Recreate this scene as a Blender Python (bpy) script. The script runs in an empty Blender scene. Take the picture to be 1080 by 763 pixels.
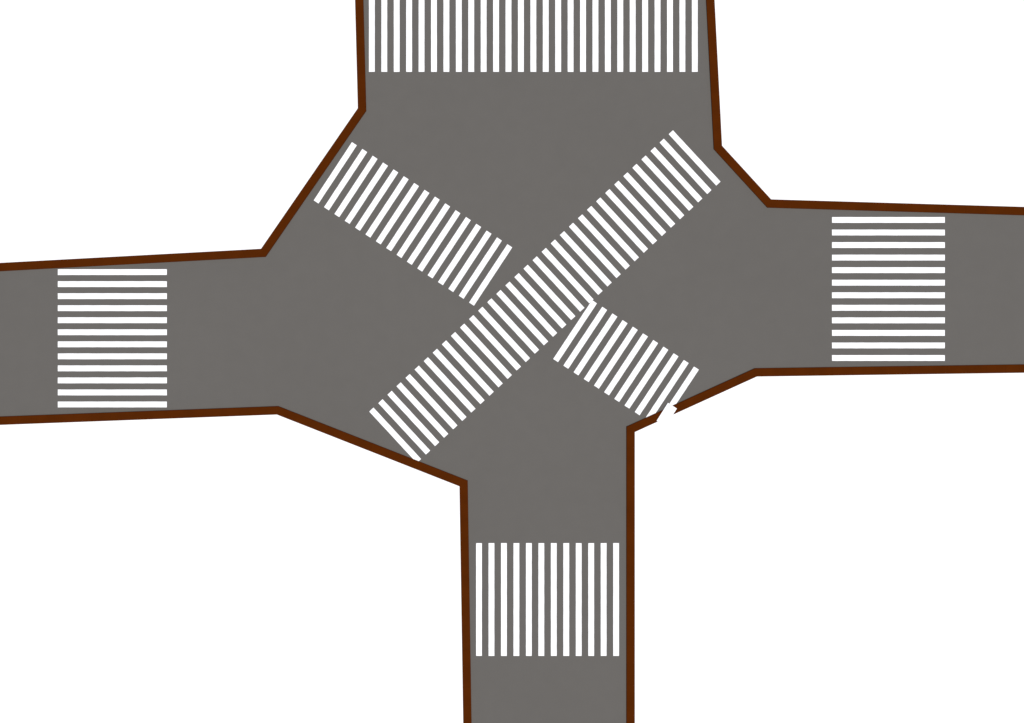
import bpy, math, random
from mathutils import Vector
random.seed(4)
S=0.06                      # metres per plan unit
def W(p): return Vector(((p[0]-540)*S, (381.5-p[1])*S))
sc=bpy.context.scene

# ---------------------------------------------------------------- materials
def mat(name, base, rough=0.9, layers=(), bump=None, joints=None, spec=0.2):
    m=bpy.data.materials.new(name); m.use_nodes=True
    nt=m.node_tree; N=nt.nodes; L=nt.links
    b=N['Principled BSDF']; b.inputs['Roughness'].default_value=rough
    b.inputs['Specular IOR Level'].default_value=spec
    g=N.new('ShaderNodeNewGeometry')
    cur=None
    for (scale,detail,lo,hi) in layers:
        n=N.new('ShaderNodeTexNoise'); n.inputs['Scale'].default_value=scale
        n.inputs['Detail'].default_value=detail
        L.new(g.outputs['Position'],n.inputs['Vector'])
        r=N.new('ShaderNodeMapRange'); r.inputs['From Min'].default_value=0.3; r.inputs['From Max'].default_value=0.7
        r.inputs['To Min'].default_value=lo; r.inputs['To Max'].default_value=hi
        L.new(n.outputs['Fac'],r.inputs['Value'])
        if cur is None: cur=r.outputs[0]
        else:
            k=N.new('ShaderNodeMath'); k.operation='MULTIPLY'
            L.new(cur,k.inputs[0]); L.new(r.outputs[0],k.inputs[1]); cur=k.outputs[0]
    if joints:
        t=N.new('ShaderNodeTexBrick'); t.inputs['Scale'].default_value=1.0
        t.inputs['Brick Width'].default_value=joints[0]; t.inputs['Row Height'].default_value=joints[0]
        t.offset=0.0
        t.inputs['Mortar Size'].default_value=joints[1]
        t.inputs['Color1'].default_value=(1,1,1,1); t.inputs['Color2'].default_value=(joints[3],)*3+(1,)
        t.inputs['Mortar'].default_value=(joints[2],)*3+(1,)
        L.new(g.outputs['Position'],t.inputs['Vector'])
        k=N.new('ShaderNodeMath'); k.operation='MULTIPLY'
        L.new(cur,k.inputs[0]); L.new(t.outputs['Color'],k.inputs[1]); cur=k.outputs[0]
    v=N.new('ShaderNodeVectorMath'); v.operation='SCALE'
    v.inputs[0].default_value=base
    if cur is not None: L.new(cur,v.inputs['Scale'])
    L.new(v.outputs[0],b.inputs['Base Color'])
    if bump:
        n=N.new('ShaderNodeTexNoise'); n.inputs['Scale'].default_value=bump[0]; n.inputs['Detail'].default_value=3
        L.new(g.outputs['Position'],n.inputs['Vector'])
        bp=N.new('ShaderNodeBump'); bp.inputs['Strength'].default_value=bump[1]; bp.inputs['Distance'].default_value=0.004
        L.new(n.outputs['Fac'],bp.inputs['Height']); L.new(bp.outputs[0],b.inputs['Normal'])
    return m
M_asph=mat('asphalt',(0.105,0.0985,0.090),0.92,[(0.12,3,0.985,1.015),(1.1,4,0.985,1.015),(22,3,0.95,1.05)],(60,0.3))
M_paint=mat('road_paint',(0.84,0.84,0.84),0.7,[(3,5,0.98,1.0),(30,3,0.97,1.02)],(60,0.2))
M_pave=mat('pale_paving',(0.84,0.84,0.84),0.85,[(0.3,4,0.98,1.01),(8,4,0.985,1.01)],(40,0.2),joints=(1.2,0.012,0.95,0.99))
M_grd=mat('pale_ground',(0.83,0.83,0.83),0.9,[(0.05,4,0.96,1.01)])
M_kerb=mat('brown_kerb_stone',(0.066,0.0135,0.0006),0.9,[(1.0,4,0.92,1.07),(25,3,0.93,1.07)],(50,0.2),spec=0.03)
M_mortar=mat('kerb_mortar',(0.05,0.011,0.001),0.95,[(9,2,0.9,1.1)],spec=0.03)

def obj(name,verts,faces,m,parent=None):
    me=bpy.data.meshes.new(name); me.from_pydata([tuple(v) for v in verts],[],faces); me.update()
    o=bpy.data.objects.new(name,me); sc.collection.objects.link(o); me.materials.append(m)
    if parent: o.parent=parent
    return o

# ---------------------------------------------------------------- plan lines
E=5000
NW=[(374,-E),(371,-300),(379,0),(382,116),(278,267),(0,282),(-300,298),(-E,300)]
NE=[(734,-E),(734,-300),(749,0),(757,156),(811,215),(1080,223),(1380,233),(E+1080,236)]
SE=[(E+1080,386),(1380,385),(1080,389),(797,393),(665,453),(665,763),(665,1063),(668,E)]
SW=[(-E,454),(-300,455),(0,444),(293,433),(489,510),(493,763),(498,1063),(502,E)]
def ccw(P):
    a=sum(P[i].x*P[(i+1)%len(P)].y-P[(i+1)%len(P)].x*P[i].y for i in range(len(P)))
    if a<0: P.reverse()
    return P
def poly_sheet(name,pts,z,m,skirt=None):
    P=ccw([W(p) for p in pts])
    v=[(p.x,p.y,z) for p in P]; f=[list(range(len(P)))]
    if skirt is not None:
        n=len(P); v+=[(p.x,p.y,skirt) for p in P]
        for i in range(n):
            j=(i+1)%n; f.append([i,i+n,j+n,j])
    return obj(name,v,f,m)

ground=obj('ground',[(-1500,-1500,-0.004),(1500,-1500,-0.004),(1500,1500,-0.004),(-1500,1500,-0.004)],[[0,1,2,3]],M_grd)
road=poly_sheet('road',NW+[(-E,454)]+SW[1:]+[(668,E)]+SE[::-1][1:]+[(E+1080,236)]+NE[::-1][1:],0.0,M_asph)

# ---------------------------------------------------------------- kerbs
HW=4.4*S; KH=0.125
def offset_pts(P,d):
    out=[]
    for i,p in enumerate(P):
        if i==0: t=(P[1]-P[0]).normalized(); n=Vector((-t.y,t.x)); out.append(p+n*d); continue
        if i==len(P)-1: t=(P[-1]-P[-2]).normalized(); n=Vector((-t.y,t.x)); out.append(p+n*d); continue
        t1=(P[i]-P[i-1]).normalized(); t2=(P[i+1]-P[i]).normalized()
        n1=Vector((-t1.y,t1.x)); n2=Vector((-t2.y,t2.x)); m=(n1+n2).normalized()
        out.append(p+m*(d/m.dot(n1)))
    return out
def kerb(pts):
    root=bpy.data.objects.new('kerb',None); sc.collection.objects.link(root)
    P=[W(p) for p in pts]
    B=0.012
    prof=[(-HW,-0.05),(-HW,KH-B),(-HW+B,KH),(HW-B,KH),(HW,KH-B),(HW,-0.05)]
    offs=[offset_pts(P,d) for d,_ in prof]
    V=[];F=[];MV=[];MF=[]
    for i in range(len(P)-1):
        Ls=(P[i+1]-P[i]).length; far=Ls>120
        n=max(1,int(round(Ls/(6.0 if far else 1.2))))
        g=0.004/Ls
        for s in range(n):
            a=s/n+(g if s>0 else 0); b=(s+1)/n-(g if s<n-1 else 0)
            base=len(V); dz=random.uniform(-0.001,0.002)
            for tt in (a,b):
                for k,(d,z) in enumerate(prof):
                    q=offs[k][i].lerp(offs[k][i+1],tt); V.append((q.x,q.y,z+(dz if z>0 else 0)))
            m=len(prof)
            for k in range(m-1): F.append([base+k,base+k+m,base+k+m+1,base+k+1][::-1])
            F.append([base+k for k in range(m)]); F.append([base+m+k for k in range(m)][::-1])
    # mortar core: fills the joints, just under the stone tops and faces
    mp=[(-HW+0.003,-0.04),(-HW+0.003,KH-B-0.002),(-HW+B,KH-0.005),(HW-B,KH-0.005),(HW-0.003,KH-B-0.002),(HW-0.003,-0.04)]
    c=[offset_pts(P,d) for d,_ in mp]; m=len(mp)
    for i in range(len(P)):
        for k,(d,z) in enumerate(mp): MV.append((c[k][i].x,c[k][i].y,z))
    for i in range(len(P)-1):
        for k in range(m-1):
            MF.append([i*m+k+1,(i+1)*m+k+1,(i+1)*m+k,i*m+k])
    obj('kerb_stones',V,F,M_kerb,root); obj('mortar_bed',MV,MF,M_mortar,root)
for k in (NW,NE,SE,SW): kerb(k)

# ---------------------------------------------------------------- pavements (raised, just under the kerb top)
for pts,corner in ((NW,(-E,-E)),(NE,(E+1080,-E)),(SE,(E+1080,E)),(SW,(-E,E))):
    poly_sheet('pavement',pts+[corner],KH-0.020,M_pave,skirt=-0.05)

# ---------------------------------------------------------------- crossings
def crossing(stripes):
    V=[];F=[]
    for q in stripes:
        P=ccw([W(p) for p in q])
        R=[]
        for i in range(4):
            L=(P[(i+1)%4]-P[i]).length; n=max(2,int(L/0.3))
            for j in range(n):
                p=P[i].lerp(P[(i+1)%4],j/n)
                R.append(p+Vector((random.uniform(-.004,.004),random.uniform(-.004,.004))))
        b=len(V); V+=[(p.x,p.y,0.005) for p in R]; F.append([b+i for i in range(len(R))])
    return obj('zebra_crossing',V,F,M_paint)
def row(c0,c1,half,n,w=6.1):
    c0=Vector(c0);c1=Vector(c1);hh=Vector(half); t=(c1-c0).normalized()*w/2
    out=[]
    for i in range(n):
        c=c0.lerp(c1,i/(n-1)); out.append([c-t-hh,c+t-hh,c+t+hh,c-t+hh])
    return out
h=3.2
crossing(row((389+h,16.5),(736-h,16.5),(0,59.5),27))
crossing(row((502+h,632.5),(653-h,632.5),(0,59.5),12))
crossing(row((118.5,284+h),(118.5,430-h),(57.5,0),12))
crossing(row((937,229+h),(937,381-h),(59.5,0),12))
crossing(row((416.8,459.3),(732.6,166.8),(25.1,27.1),34))
crossing(row((353.6,182.5),(517.5,290.2),(20.2,-30.7),16))
crossing(row((606.5,349.5),(714,419.5),(20.5,-31),11))
# the last bar of that crossing is carried up over the kerb
def over_kerb(q):
    P=ccw([W(p) for p in q])
    V=[(p.x,p.y,z) for z in (KH+0.008,-0.01) for p in P]
    F=[[0,1,2,3]]+[[i,i+4,(i+1)%4+4,(i+1)%4] for i in range(4)]
    return obj('painted_kerb_bar',V,F,M_paint)
over_kerb([(704.3,425),(713.7,431),(701.7,450),(692.3,444)])

# ---------------------------------------------------------------- light
az=math.radians(135); el=math.radians(80)
w=bpy.data.worlds.new('World'); sc.world=w; w.use_nodes=True
nt=w.node_tree; sky=nt.nodes.new('ShaderNodeTexSky'); sky.sky_type='NISHITA'; sky.sun_disc=False
sky.sun_elevation=el; sky.sun_rotation=az
bg=nt.nodes['Background']; bg.inputs['Strength'].default_value=0.08
nt.links.new(sky.outputs[0],bg.inputs['Color'])
d=Vector((math.sin(az)*math.cos(el),math.cos(az)*math.cos(el),math.sin(el)))
sl=bpy.data.lights.new('sun','SUN'); sl.energy=3.9; sl.angle=math.radians(0.5); sl.color=(1,0.96,0.9)
so=bpy.data.objects.new('sun',sl); so.rotation_euler=d.to_track_quat('Z','Y').to_euler(); so.location=(0,0,50); sc.collection.objects.link(so)
sc.view_settings.view_transform='Standard'; sc.view_settings.look='None'; sc.view_settings.exposure=0

# ---------------------------------------------------------------- camera (drone, looking straight down)
cam=bpy.data.cameras.new('camera'); co=bpy.data.objects.new('camera',cam); sc.collection.objects.link(co)
cam.sensor_width=36; cam.lens=50; cam.clip_end=5000; cam.clip_start=0.5
co.location=(0,0,1080*S*50/36); co.rotation_euler=(0,0,0)
sc.camera=co
